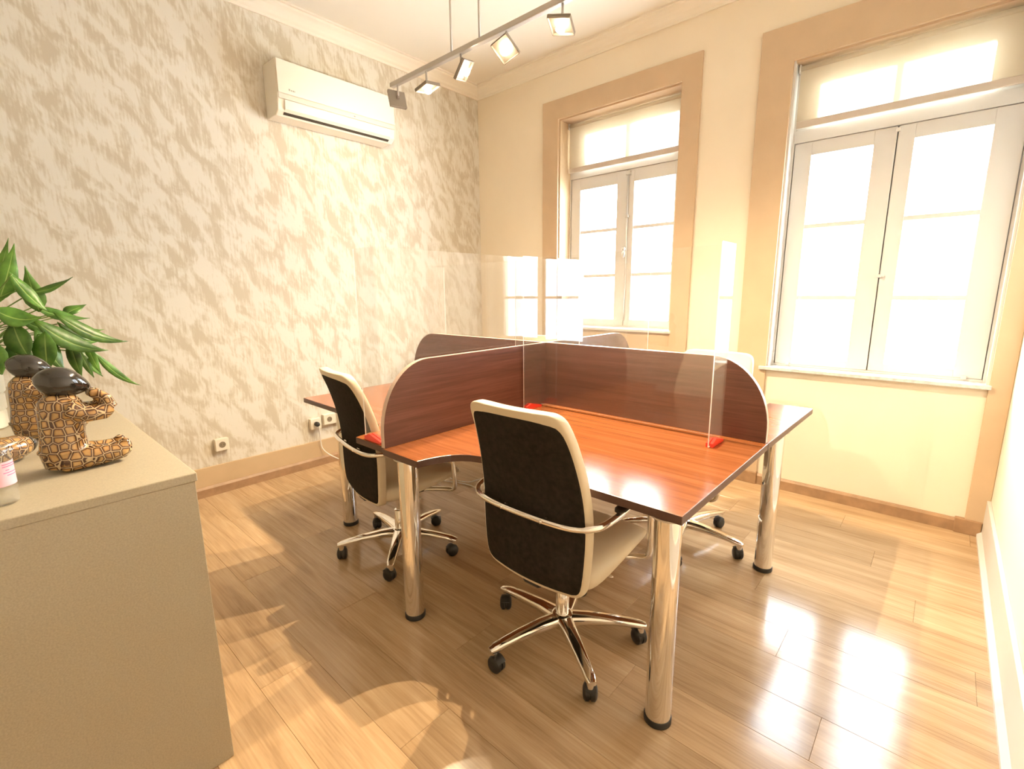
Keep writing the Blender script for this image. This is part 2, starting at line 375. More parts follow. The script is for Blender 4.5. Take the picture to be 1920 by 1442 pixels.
# floor: slab + individual planks
fl = struct(obj('floor', MB().box((-0.15, YF - 0.15, -0.12), (XR + 0.15, T, -0.012)), 'shoe_strip'), 'light oak laminate plank floor with glossy finish', 'floor')
PW, PL, GAP = 0.193, 1.29, 0.0006
pm = {}
row = 0; y = 0.0
while y > YF + 1e-6:
    y0 = max(YF, y - PW); x = -((row * 0.43) % 1.0) * PL
    while x < XR:
        a, c = max(0, x), min(XR, x + PL)
        if c - a > 0.02:
            key = (round(c - a, 3), round(y - y0, 3))
            if key not in pm:
                L, Wd = key; g = GAP / 2
                mb = MB(); x0_, x1_, y0_, y1_ = g, L - g, g, Wd - g; e = 0.0007
                mb.add([(x0_, y0_, -0.012), (x1_, y0_, -0.012), (x1_, y1_, -0.012), (x0_, y1_, -0.012),
                        (x0_, y0_, -e), (x1_, y0_, -e), (x1_, y1_, -e), (x0_, y1_, -e),
                        (x0_ + e, y0_ + e, 0), (x1_ - e, y0_ + e, 0), (x1_ - e, y1_ - e, 0), (x0_ + e, y1_ - e, 0)],
                       [(0, 3, 2, 1), (0, 1, 5, 4), (1, 2, 6, 5), (2, 3, 7, 6), (3, 0, 4, 7), (4, 5, 9, 8), (5, 6, 10, 9), (6, 7, 11, 10), (7, 4, 8, 11), (8, 9, 10, 11)])
                pm[key] = mb.mesh('plank', 'floor_oak')
            o = bpy.data.objects.new('plank', pm[key]); COL.objects.link(o); o.parent = fl; o.location = (a, y0, 0)
        x += PL
    y -= PW; row += 1

# cornices: stepped cove
def cornice(name, axis, a, c, wallpos, sgn, label):
    prof = [(0, 3.175), (0.012, 3.175), (0.016, 3.19), (0.030, 3.20), (0.038, 3.215), (0.060, 3.235), (0.085, 3.245), (0.090, 3.258), (0.105, 3.258), (0.105, ZC), (0, ZC)]
    poly = [(wallpos + sgn * p, z) for p, z in prof]
    struct(obj(name, MB().prism(poly, axis, a, c), 'plaster_white'), label, 'cornice')
cornice('trim_1', 'y', YF, 0, 0, 1, 'white moulded ceiling cornice above the wallpapered wall')
cornice('trim_2', 'x', 0, XR, 0, -1, 'cream moulded ceiling cornice above the window wall')
cornice('trim_3', 'y', YF, 0, XR, -1, 'moulded ceiling cornice along the plain right wall')

# baseboards
bl = struct(obj('baseboard_left', MB().box((0, YF, 0.068), (0.014, 0, 0.203)), 'tan_baseboard', bevel=0.003), 'tall tan painted baseboard below the wallpaper', 'baseboard')
obj('shoe_moulding', MB().prism([(0, 0), (0.026, 0), (0.026, 0.055), (0.014, 0.07), (0, 0.07)], 'y', YF, 0), 'shoe_strip', bl)
bb = struct(obj('baseboard_back', MB().prism([(0, 0), (-0.022, 0), (-0.022, 0.062), (-0.012, 0.075), (0, 0.075)], 'x', 0.03, XR), 'shoe_strip'), 'low brown wooden baseboard under the window wall', 'baseboard')
br = struct(obj('baseboard_right', MB().box((XR - 0.016, YF, 0.0), (XR, -0.0, 0.215)), 'window_paint', bevel=0.003), 'tall pale painted baseboard along the right wall', 'baseboard')
obj('shoe_moulding', MB().prism([(XR - 0.016, 0), (XR - 0.034, 0), (XR - 0.034, 0.018), (XR - 0.016, 0.034)], 'y', YF, -0.03), 'window_paint', br)

# window surrounds (flat tan boards, 22 mm proud)
P_ = -0.022
def board(mb, x0, x1, z0, z1, step=None): mb.box((x0, P_, z0), (x1, 0.0, z1))
b = MB()
b.prism([(0.82, 0.0), (0.985, 0.0), (0.985, 2.79), (2.06, 2.79), (2.06, 0.0), (2.195, 0.0), (2.195, 2.945), (0.82, 2.945)], 'y', P_, 0.0)
t4 = struct(obj('trim_4', b, 'tan_paint', bevel=0.002), 'tan painted flat surround framing the smaller left window', 'window trim')
obj('apron_panel', MB().box((0.985, -0.010, 0.0), (2.06, 0.0, 1.03)), 'tan_paint', t4)
b = MB()
b.prism([(2.565, 0.0), (2.755, 0.0), (2.755, 2.72), (3.84, 2.72), (3.84, 0.0), (XR - 0.001, 0.0), (XR - 0.001, 2.925), (2.565, 2.925)], 'y', P_, 0.0)
t5 = struct(obj('trim_5', b, 'tan_paint', bevel=0.002), 'tan painted flat surround framing the larger right window', 'window trim')
obj('plinth_block', MB().box((3.80, -0.034, 0.0), (XR - 0.018, 0.0, 0.085)), 'shoe_strip', t5, bevel=0.004)
obj('plinth_block', MB().box((2.56, -0.034, 0.0), (2.76, 0.0, 0.085)), 'shoe_strip', t5, bevel=0.004)

# ------------------------------------------------------------------ windows
def make_window(name, W, yd, liner, leaves, panes_x, pane_z, bars, transom, label, knob):
    root = struct(empty(name, (0, 0, 0)), label, 'window')
    x0, x1, z0, z1 = W['x0'], W['x1'], W['z0'], W['z1']
    # reveal lining
    e = 0.012
    obj('reveal_lining', MB().box((x0, -0.001, z0), (x0 + e, yd, z1)).box((x1 - e, -0.001, z0), (x1, yd, z1)), liner, root)
    obj('soffit_lining', MB().box((x0 + e, -0.001, z1 - e), (x1 - e, yd, z1)), 'tan_paint', root)
    fx0, fx1, fz0, fz1 = x0 + 0.001, x1 - 0.001, z0 + 0.001, z1 - 0.001
    fw = 0.022
    ztb, zt0, zt1 = transom['beam'][0], transom['z'][0], transom['z'][1]
    zbt = transom['beam'][1]
    # outer frame + transom beam
    fr = MB().box((fx0, yd, fz0), (fx0 + fw, yd + 0.09, fz1)).box((fx1 - fw, yd, fz0), (fx1, yd + 0.09, fz1)).box((fx0 + fw, yd, fz1 - 0.03), (fx1 - fw, yd + 0.09, fz1)).box((fx0 + fw, yd, fz0), (fx1 - fw, yd + 0.09, fz0 + 0.012))
    fr.box((fx0 + fw, yd - 0.004, ztb), (fx1 - fw, yd + 0.09, zbt))
    ym0, ym1 = yd + 0.052, yd + 0.07; mx_ = (leaves[0][1] + leaves[1][0]) / 2
    fr.box((fx0 + fw, ym0, fz0 + 0.012), (fx0 + fw + 0.03, ym1, ztb)).box((fx1 - fw - 0.03, ym0, fz0 + 0.012), (fx1 - fw, ym1, ztb)).box((mx_ - 0.025, ym0, fz0 + 0.012), (mx_ + 0.025, ym1, ztb))
    fr.box((fx0 + fw, ym0, ztb - 0.03), (fx1 - fw, ym1, ztb)).box((fx0 + fw, ym0, fz0 + 0.012), (fx1 - fw, ym1, fz0 + 0.04))
    obj('frame', fr, 'window_paint', root, bevel=0.002)
    # casement leaves
    for (lx0, lx1), (px0, px1) in zip(leaves, panes_x):
        lz0, lz1 = fz0 + 0.014, ztb - 0.004
        py0, py1 = yd + 0.005, yd + 0.05
        leaf = obj('casement', MB().box((lx0, py0, lz0), (px0, py1, lz1)).box((px1, py0, lz0), (lx1, py1, lz1)).box((px0, py0, lz0), (px1, py1, pane_z[0])).box((px0, py0, pane_z[1]), (px1, py1, lz1)), 'window_paint', root, bevel=0.002)
        zs = [pane_z[0]] + bars + [pane_z[1]]
        for bz in bars:
            obj('glazing_bar', MB().box((px0, py0 + 0.008, bz - 0.013), (px1, py1 - 0.008, bz + 0.013)), 'window_paint', leaf)
        for i in range(len(zs) - 1):
            g0 = zs[i] + (0.013 if i else 0); g1 = zs[i + 1] - (0.013 if i < len(bars) else 0)
            obj('pane', MB().box((px0, yd + 0.026, g0), (px1, yd + 0.030, g1)), 'window_glass', leaf)
    # fixed transom light
    tx = transom['x']
    py0, py1 = yd + 0.02, yd + 0.06
    xs_ = [fx0 + fw, tx[0][0], tx[0][1], tx[1][0], tx[1][1], fx1 - fw]
    tl = MB().box((xs_[0], py0, zbt), (xs_[1], py1, fz1 - 0.03)).box((xs_[2], py0, zbt), (xs_[3], py1, fz1 - 0.03)).box((xs_[4], py0, zbt), (xs_[5], py1, fz1 - 0.03))
    for k in (0, 1):
        tl.box((tx[k][0], py0, zbt), (tx[k][1], py1, zt0)).box((tx[k][0], py0, zt1), (tx[k][1], py1, fz1 - 0.03))
    to = obj('transom_light', tl, 'window_paint', root, bevel=0.002)
    for k in (0, 1):
        obj('pane', MB().box((tx[k][0], yd + 0.038, zt0), (tx[k][1], yd + 0.042, zt1)), 'window_glass', to)
    knob(root)
    return root
def knob1(root):
    x = 1.575; y0 = 0.155
    bo = obj('espagnolette_rod', MB().tube([(x, y0 - 0.012, 1.11), (x, y0 - 0.012, 2.31)], 0.007, 8), 'steel', root, smooth=True)
    obj('handle', MB().lathe([(0.0, -0.045), (0.014, -0.042), (0.018, -0.03), (0.010, -0.018), (0.010, 0)], (x - 0.012, y0, 1.70), 14, 'y').ball((x - 0.012, y0 - 0.03, 1.66), (0.012, 0.010, 0.035)), 'steel', bo, smooth=True)
    obj('rod_guide', MB().box((x - 0.02, y0 - 0.022, 2.28), (x + 0.02, y0 + 0.004, 2.31)), 'steel', bo, bevel=0.003)
    obj('rod_guide', MB().box((x - 0.016, y0 - 0.022, 1.95), (x + 0.016, y0 + 0.004, 1.97)), 'steel', bo, bevel=0.003)
    obj('sill', MB().box((0.975, -0.03, 1.03), (2.07, 0.16, 1.051)), 'window_paint', root, bevel=0.004)
def knob2(root):
    y0 = 0.085
    h = obj('latch', MB().lathe([(0.0, -0.03), (0.010, -0.028), (0.011, -0.02), (0.006, -0.01), (0.006, 0.004)], (3.30, y0, 1.43), 12, 'y').box((3.275, y0 - 0.012, 1.425), (3.325, y0 - 0.006, 1.437)), 'window_paint', root, smooth=False)
    for x, z in ((3.30, 2.235), (2.86, 0.862), (3.74, 0.862)):
        obj('bolt', MB().box((x - 0.012, y0 - 0.014, z - 0.008), (x + 0.012, y0 + 0.004, z + 0.012)), 'window_paint', root, bevel=0.002)
    obj('stone_sill', MB().box((2.715, -0.045, 0.824), (3.85, 0.08, 0.846)), 'stone_sill', root, bevel=0.003)
make_window('window_1', W1, 0.15, 'tan_baseboard', [(1.012, 1.560), (1.566, 2.034)], [(1.105, 1.468), (1.625, 1.968)], (1.115, 2.225), [1.490, 1.870],
            dict(beam=(2.325, 2.385), z=(2.42, 2.675), x=[(1.13, 1.525), (1.56, 1.968)]), 'smaller left white window with two casements above the desks', knob1)
make_window('window_2', W2, 0.08, 'window_paint', [(2.782, 3.296), (3.302, 3.813)], [(2.878, 3.192), (3.378, 3.694)], (0.905, 2.180), [1.302, 1.752],
            dict(beam=(2.262, 2.335), z=(2.37, 2.59), x=[(2.885, 3.255), (3.285, 3.655)]), 'larger right white window with two casements over stone sill', knob2)
def blind(x0, x1, z0, z1, y, label):
    r = tag(empty('roller_blind', ((x0 + x1) / 2, y, z0)), label, 'blind', 'roller blinds over the transom panes')
    cx = (x0 + x1) / 2
    obj('blind_fabric', MB().box((x0 - cx, -0.0008, 0.03), (x1 - cx, 0.0008, z1 - z0 - 0.03)), 'blind_fabric', r)
    obj('bottom_bar', MB().box((x0 - cx, -0.006, 0.0), (x1 - cx, 0.006, 0.040)), 'blind_bar', r, bevel=0.003)
    obj('roller_tube', MB().tube([(x0 - cx, 0.008, z1 - z0 - 0.025), (x1 - cx, 0.008, z1 - z0 - 0.025)], 0.017, 14), 'blind_fabric', r, smooth=True)
    obj('bracket', MB().box((x0 - cx - 0.008, -0.012, z1 - z0 - 0.048), (x0 - cx - 0.001, 0.03, z1 - z0 - 0.002)), 'window_paint', r)
    obj('bracket', MB().box((x1 - cx + 0.001, -0.012, z1 - z0 - 0.048), (x1 - cx + 0.008, 0.03, z1 - z0 - 0.002)), 'window_paint', r)
blind(1.012, 2.030, 2.372, 2.776, 0.115, 'beige roller blind half down on the smaller left window')
blind(2.785, 3.815, 2.340, 2.706, 0.045, 'beige roller blind half down on the larger right window')

# ------------------------------------------------------------------ desks
CX, CY, TZ, TT = 2.0, -1.48, 0.74, 0.028
def leg(mb_parent, x, y):
    o = obj('leg', MB().lathe([(0.040, 0.022), (0.040, TZ - TT - 0.006)], (x, y, 0), 28), 'chrome', mb_parent, auto=40)
    obj('foot_ring', MB().lathe([(0.040, 0.0), (0.043, 0.003), (0.043, 0.020), (0.041, 0.023)], (x, y, 0), 28), 'black_plastic', o, auto=40)
    obj('mount_plate', MB().lathe([(0.055, TZ - TT - 0.006), (0.055, TZ - TT - 0.0005)], (x, y, 0), 24), 'steel', o, auto=40)
def desk(poly, legs, label):
    cx = sum(p[0] for p in poly) / len(poly); cy = sum(p[1] for p in poly) / len(poly)
    root = tag(empty('desk', (cx, cy, 0)), label, 'desk', 'four desks joined back to back')
    area = sum(poly[i][0] * poly[(i + 1) % len(poly)][1] - poly[(i + 1) % len(poly)][0] * poly[i][1] for i in range(len(poly)))
    if area < 0: poly = poly[::-1]
    P = [(x - cx, y - cy) for x, y in poly]
    obj('tabletop', MB().prism(P, 'z', TZ - TT, TZ, 0, 1), ['mahogany_x', 'edge_band'], root, bevel=0.0025)
    for x, y in legs: leg(root, x - cx, y - cy)
G = 0.002
conc = [(0.228, -1.065), (0.236, -1.02), (0.25, -0.975), (0.270, -0.935), (0.295, -0.905), (0.325, -0.885), (0.37, -0.870), (0.43, -0.861), (0.52, -0.857)]
q1 = [(CX + G, CY - G), (CX + G, CY - 1.065)] + [(CX + a, CY + c) for a, c in conc] + [(3.150, CY - 0.857), (3.150, CY - G)]
q2 = [(CX - G, CY - G), (CX - G, CY - 1.065)] + [(CX - a, CY + c * 0.985 - 0.0) for a, c in conc] + [(0.800, CY - 0.83), (0.800, CY - G)]
q2[1] = (CX - G, CY - 1.065 * 0.985)
concb = [(0.228, 0.99), (0.236, 0.86), (0.25, 0.76), (0.276, 0.68), (0.31, 0.61), (0.36, 0.55), (0.42, 0.52), (0.50, 0.505)]
q3 = [(CX + G, CY + G), (CX + G, CY + 0.99)] + [(CX + a, CY + c) for a, c in concb] + [(2.84, CY + 0.505), (2.90, CY + 0.53), (2.935, CY + 0.60), (2.95, CY + 0.70), (2.955, CY + 0.785), (3.165, CY + 0.785), (3.150, CY + G)]
q4 = [(CX - G, CY + G), (CX - G, CY + 0.99)] + [(CX - a, CY + c) for a, c in conc_b] if False else [(CX - G, CY + G), (CX - G, CY + 0.99), (CX - 0.228, CY + 0.99), (CX - 0.25, CY + 0.90), (CX - 0.31, CY + 0.84), (CX - 0.43, CY + 0.80), (0.800, CY + 0.79), (0.800, CY + G)]
desk(q1, [(3.09, -2.285), (2.09, -2.490)], 'reddish wood desk nearest the viewer with orange lit top')
desk(q2, [(1.118, -2.235), (0.88, -1.56)], 'dark wood desk nearest the wallpapered wall, beside the leftmost chair')
desk(q3, [(3.100, -1.144), (2.10, -0.60)], 'dark wood desk under the larger window with white glare on top')
desk(q4, [(0.88, -0.80), (1.90, -0.60)], 'dark wood desk in the far corner below the smaller window')

def divider(axis, a, c, sgn, label):
    """upright panel on the table; straight at the middle of the star, quarter-round at its outer end"""
    h = 1.083; z0 = TZ + 0.0005; r = 0.235; rz = 0.285; t = 0.0125
    L = abs(c - a)
    prof = [(0, z0), (L, z0)]
    for k in range(0, 15):
        an = PI / 2 * k / 14; prof.append((L - r + r * math.cos(an), h - rz + rz * math.sin(an)))
    prof += [(0, h)]
    pol = [(a + sgn * p, z) for p, z in prof]
    m = 'wenge_x' if axis == 'x' else 'wenge_y'
    if axis == 'x': mb = MB().prism(pol, 'y', CY - t, CY + t, 0, 1)
    else: mb = MB().prism(pol, 'x', CX - t, CX + t, 0, 1)
    o = obj('desk_divider', mb, [m, 'edge_light'], None, bevel=0.002)
    tag(o, label, 'divider', 'rounded wooden dividers between the desks')
divider('y', CY - 0.0135, CY - 1.060, -1, 'dark wood divider with round corner pointing toward the viewer')
divider('x', CX + 0.0, 3.143, 1, 'dark wood divider with round corner pointing toward the right window')
divider('x', CX - 0.001, 0.805, -1, 'dark wood divider with round corner pointing toward the wallpaper')
divider('y', CY + 0.0135, CY + 0.975, 1, 'dark wood divider seen through clear screens below smaller window')

# clear acrylic screens with end fins and red clips
def screen(origin, rz, L, label, fin=0.15):
    """local: sheet along +x at y=0, fins toward -y at both ends, standing on the table"""
    r = tag(empty('acrylic_screen', (*origin, TZ + 0.001), rz), label, 'screen', 'clear acrylic screens on the desks')
    th = 0.0045; H = 0.79; zb = 0.012
    def sheet(name, a, c, parent):
        # narrow faces carry the bright cut-edge look
        (x0, y0, z0), (x1, y1, z1) = a, c
        mb = MB(); v = [(x0, y0, z0), (x1, y0, z0), (x1, y1, z0), (x0, y1, z0), (x0, y0, z1), (x1, y0, z1), (x1, y1, z1), (x0, y1, z1)]
        thin = 1 if (y1 - y0) < (x1 - x0) else 0
        F = [((0, 3, 2, 1), 1), ((4, 5, 6, 7), 0), ((0, 1, 5, 4), 0 if thin else 1), ((2, 3, 7, 6), 0), ((1, 2, 6, 5), 0), ((3, 0, 4, 7), 0)]
        for f, mi in F: mb.add([v[i] for i in f], [(0, 1, 2, 3)], mi)
        return obj(name, mb, ['acrylic', 'acrylic_edge'], parent)
    sheet('main_sheet', (0.006, 0, zb), (L - 0.006, th, H), r)
    for x in (0.0, L - th):
        f = sheet('end_fin', (x, -fin, 0.003), (x + th, th, H), r)
        s = 1 if x == 0 else -1
        cx = x + th / 2
        obj('red_clip', MB().prism([(-0.006, 0.0), (-0.006, 0.010), (-fin + 0.05, 0.030), (-fin + 0.012, 0.016), (-fin + 0.012, 0.0)], 'x', cx - 0.014, cx - th / 2 - 0.0003).prism([(-0.006, 0.0), (-0.006, 0.010), (-fin + 0.05, 0.030), (-fin + 0.012, 0.016), (-fin + 0.012, 0.0)], 'x', cx + th / 2 + 0.0003, cx + 0.014), 'red_acrylic', f)
screen((2.024, CY - 0.078), 0, 0.965, 'clear acrylic screen with red clips on nearest desk before divider', 0.14)
screen((CX - 0.040, CY - 0.045), -PI / 2, 0.985, 'clear acrylic screen with red clip beside the leftmost chair', 0.14)
screen((CX - 0.028, CY + 0.040), PI, 1.04, 'clear acrylic screen standing at far desk by wallpapered wall')
screen((CX + 0.040, CY + 0.045), PI / 2, 0.80, 'clear acrylic screen reflecting white panes below the smaller window')

# ------------------------------------------------------------------ chairs
def make_chair():
    root = empty('office_chair')
    # backrest shell: rows (z, half width, rear y)
    rows = [(0.352, 0.150, -0.205), (0.358, 0.185, -0.208), (0.375, 0.208, -0.212), (0.41, 0.219, -0.216), (0.50, 0.229, -0.217), (0.60, 0.232, -0.214), (0.70, 0.228, -0.222), (0.80, 0.220, -0.244), (0.90, 0.209, -0.277), (0.952, 0.201, -0.302), (0.984, 0.192, -0.316), (0.999, 0.172, -0.323), (1.004, 0.140, -0.326)]
    us = [-1, -0.93, -0.75, -0.4, 0, 0.4, 0.75, 0.93, 1]
    def yr(y, u): return y + 0.022 * u * u
    th = 0.046
    mb = MB(); V = []; nU = len(us); nR = len(rows)
    for (z, hw, y) in rows:
        for u in us: V.append((u * hw, yr(y, u), z))
    for (z, hw, y) in rows:
        for u in us:
            tt = th * (1.0 if abs(u) < 0.9 else 0.86)
            V.append((u * hw, yr(y, u) + tt, z))
    Fs = []
    for s in (0, 1):
        o = s * nU * nR
        for j in range(nR - 1):
            for i in range(nU - 1):
                q = (o + j * nU + i, o + j * nU + i + 1, o + (j + 1) * nU + i + 1, o + (j + 1) * nU + i); Fs.append(q if s == 0 else q[::-1])
    o = nU * nR
    for j in range(nR - 1):
        Fs.append((j * nU, (j + 1) * nU, o + (j + 1) * nU, o + j * nU)); k = nU - 1
        Fs.append((j * nU + k, o + j * nU + k, o + (j + 1) * nU + k, (j + 1) * nU + k))
    for i in range(nU - 1):
        Fs.append((i, o + i, o + i + 1, i + 1)); q = (nR - 1) * nU
        Fs.append((q + i, q + i + 1, o + q + i + 1, o + q + i))
    mb.add(V, Fs)
    back = obj('backrest', mb, 'cream_leather', root, smooth=True, sub=2)
    # dark rear panel, slightly inset on the rear face
    mb = MB(); V = []
    prow = [(0.366, 0.150, -0.2085), (0.371, 0.180, -0.2105), (0.384, 0.199, -0.213), (0.412, 0.2085, -0.2165), (0.50, 0.218, -0.2175), (0.60, 0.221, -0.2145), (0.70, 0.217, -0.2225), (0.80, 0.2085, -0.2445), (0.90, 0.1965, -0.2772), (0.940, 0.188, -0.296), (0.962, 0.178, -0.306), (0.972, 0.158, -0.3105), (0.975, 0.130, -0.312)]
    for dy in (-0.0030, 0.008):
        for (z, hw, y) in prow:
            for u in us: V.append((u * hw, yr(y, u * 0.95) + dy, z))
    Fs2 = []
    for f in Fs: Fs2.append(f)
    mb.add(V, Fs2)
    obj('back_panel', mb, 'dark_fabric', back, smooth=True, sub=1)
    # seat cushion: cross sections along y
    prof = [(-0.175, 0.375, 0.455), (-0.165, 0.362, 0.468), (-0.12, 0.352, 0.474), (-0.04, 0.355, 0.470), (0.06, 0.372, 0.468), (0.15, 0.393, 0.468), (0.22, 0.408, 0.462), (0.255, 0.418, 0.452), (0.265, 0.428, 0.442)]
    mb = MB(); V = []; n = 16
    for j, (y, zb, zt) in enumerate(prof):
        hw = 0.232 if 0 < j < len(prof) - 1 else 0.20
        if j in (1, len(prof) - 2): hw = 0.224
        zc = (zb + zt) / 2; hh = (zt - zb) / 2
        for k in range(n):
            a = 2 * PI * k / n; ca, sa = math.cos(a), math.sin(a)
            V.append((hw * math.copysign(abs(ca) ** 0.55, ca), y, zc + hh * math.copysign(abs(sa) ** 0.7, sa)))
    Fs = []
    for j in range(len(prof) - 1):
        for k in range(n):
            q = (k + 1) % n; Fs.append((j * n + k, j * n + q, (j + 1) * n + q, (j + 1) * n + k))
    Fs.append(tuple(range(n))[::-1]); Fs.append(tuple((len(prof) - 1) * n + k for k in range(n)))
    mb.add(V, Fs); obj('seat', mb, 'cream_leather', root, smooth=True, sub=1)
    # arm frame: one bent chrome tube round the back, forward, then down under the seat
    half = [(0.0, -0.246, 0.628), (0.12, -0.243, 0.629), (0.20, -0.232, 0.632), (0.245, -0.205, 0.636), (0.268, -0.16, 0.640), (0.276, -0.08, 0.648), (0.276, 0.03, 0.656), (0.274, 0.10, 0.656), (0.270, 0.145, 0.640), (0.268, 0.165, 0.60), (0.265, 0.180, 0.50), (0.262, 0.190, 0.40), (0.245, 0.19, 0.365), (0.19, 0.175, 0.352), (0.10, 0.10, 0.345)]
    full = [(-x, y, z) for x, y, z in half[:0:-1]] + half
    af = obj('arm_frame', MB().tube(smooth_path(full, 5), 0.0115, 10), 'chrome', root, smooth=True)
    for s in (-1, 1):
        obj('arm_pad', MB().tube(smooth_path([(s * 0.276, -0.10, 0.664), (s * 0.277, -0.02, 0.669), (s * 0.276, 0.06, 0.672), (s * 0.275, 0.115, 0.668)], 4), [0.006] + [0.012] * 11 + [0.006], 10, flat=(1.8, 0.7)), 'arm_pad', af, smooth=True)
        obj('screw', MB().lathe([(0.0, -0.013), (0.006, -0.012), (0.007, -0.006), (0.007, 0)], (s * 0.085, -0.2455, 0.6285), 12, 'y'), 'chrome', af, smooth=True)
        obj('mounting_stub', MB().tube([(s * 0.085, -0.240, 0.6285), (s * 0.085, -0.205, 0.6285)], 0.008, 8), 'chrome', af, smooth=True)
    obj('tilt_mechanism', MB().box((-0.085, -0.13, 0.318), (0.085, 0.13, 0.362)).box((-0.04, -0.20, 0.335), (0.04, -0.12, 0.36)), 'black_plastic', root, bevel=0.012)
    gl = obj('gas_lift', MB().lathe([(0.026, 0.105), (0.026, 0.22), (0.0245, 0.222), (0.0245, 0.225), (0.016, 0.226), (0.016, 0.325)], (0, 0, 0), 20), 'chrome', root, auto=40)
    obj('tilt_lever', MB().tube([(0.05, 0.02, 0.338), (0.13, 0.03, 0.338), (0.175, 0.03, 0.338)], 0.005, 8).ball((0.182, 0.03, 0.338), (0.018, 0.009, 0.006)), 'chrome', gl, smooth=True)
    obj('base_hub', MB().lathe([(0.030, 0.070), (0.046, 0.074), (0.048, 0.108), (0.040, 0.120), (0.0285, 0.122)], (0, 0, 0), 24), 'chrome', root, auto=50)
    return root
def make_leg_meshes():
    # star arm along +x and caster, local to chair centre
    n = 10; V = []; Fs = []
    st = [(0.030, 0.031, 0.078, 0.120), (0.10, 0.027, 0.083, 0.121), (0.20, 0.023, 0.085, 0.114), (0.27, 0.020, 0.080, 0.105), (0.302, 0.019, 0.076, 0.099), (0.322, 0.014, 0.075, 0.092)]
    for x, hw, zb, zt in st:
        for k in range(12):
            a = 2 * PI * k / 12; ca, sa = math.cos(a), math.sin(a)
            V.append((x, hw * math.copysign(abs(ca) ** 0.5, ca), (zb + zt) / 2 + (zt - zb) / 2 * math.copysign(abs(sa) ** 0.5, sa)))
    for j in range(len(st) - 1):
        for k in range(12):
            q = (k + 1) % 12; Fs.append((j * 12 + k, j * 12 + q, (j + 1) * 12 + q, (j + 1) * 12 + k))
    Fs.append(tuple(range(12))[::-1]); Fs.append(tuple((len(st) - 1) * 12 + k for k in range(12)))
    arm = MB().add(V, Fs).lathe([(0.013, 0.056), (0.013, 0.085)], (0.303, 0, 0), 12).mesh('base_leg', 'chrome')
    arm.polygons.foreach_set('use_smooth', [True] * len(arm.polygons)); arm.set_sharp_from_angle(angle=math.radians(50))
    cs = MB()
    for s in (-1, 1):
        cs.lathe([(0.0, s * 0.025), (0.014, s * 0.0248), (0.023, s * 0.022), (0.0295, s * 0.016), (0.0295, s * 0.004), (0.024, s * 0.003), (0.0, s * 0.003)], (-0.010, 0, 0.0295), 20, 'y')
    cs.lathe([(0.025, -0.0035), (0.025, 0.0035)], (-0.010, 0, 0.0295), 16, 'y')
    cs.tube(smooth_path([(0.012, 0, 0.030), (0.010, 0, 0.050), (-0.004, 0, 0.060), (-0.022, 0, 0.059), (-0.038, 0, 0.046)], 3), 0.010, 8, flat=(1.9, 0.45)).lathe([(0.007, 0.030), (0.007, 0.062)], (0, 0, 0), 8)
    cm = cs.mesh('caster', 'black_plastic'); cm.polygons.foreach_set('use_smooth', [True] * len(cm.polygons)); cm.set_sharp_from_angle(angle=math.radians(40))
    return arm, cm
chair0 = make_chair(); ARM, CAST = make_leg_meshes()
def copy_tree(o, parent=None):
    c = o.copy(); COL.objects.link(c); c.parent = parent
    for ch in list(o.children): copy_tree(ch, c)
    return c
def place_chair(i, x, y, rz, phase, label):
    r = chair0 if i == 0 else copy_tree(CH_SRC, None)
    r.location = (x, y, 0); r.rotation_euler = (0, 0, rz)
    tag(r, label, 'chair', 'swivel chairs around the desks')
    return r
specs = [(2.645, -2.192, math.radians(1), 180, 'cream office chair with black back, nearest the viewer at centre'),
         (1.578, -2.200, math.radians(-9), 172, 'cream office chair with black back beside the wallpapered wall'),
         (2.680, -1.118, math.radians(174), 69, 'cream office chair behind divider, facing viewer below the right window'),
         (1.22, -0.755, math.radians(182), 40, 'cream office chair mostly hidden in far corner behind clear screens')]
# copies first (source has no base legs yet), then give every chair its own star base phase
roots = [chair0] + [copy_tree(chair0) for _ in specs[1:]]
for k, (r, (x, y, rz, ph, lab)) in enumerate(zip(roots, specs)):
    r.location = (x, y, 0); r.rotation_euler = (0, 0, rz)
    tag(r, lab, 'chair', 'swivel chairs around the desks')
    if k == 2: r.scale = (1, 1, 1.02)
    for j in range(5):
        a = math.radians(ph + 72 * j) - rz
        o = bpy.data.objects.new('base_leg', ARM); COL.objects.link(o); o.parent = r; o.rotation_euler = (0, 0, a)
        c = bpy.data.objects.new('caster', CAST); COL.objects.link(c); c.parent = o; c.location = (0.303, 0, 0)
        c.rotation_euler = (0, 0, random.uniform(-1.6, 1.6))

# ------------------------------------------------------------------ grey cabinet and what stands on it
CT = 0.894
cab = tag(empty('storage_cabinet', (1.11, -3.75, 0)), 'large grey laminate cabinet at lower left', 'cabinet')
obj('cabinet_body', MB().box((-1.085, -0.495, 0.0), (1.088, 0.513, CT - 0.024)), 'cabinet_laminate', cab, bevel=0.002)
obj('cabinet_top', MB().box((-1.09, -0.50, CT - 0.0235), (1.092, 0.518, CT)), 'cabinet_laminate', cab, bevel=0.0025)

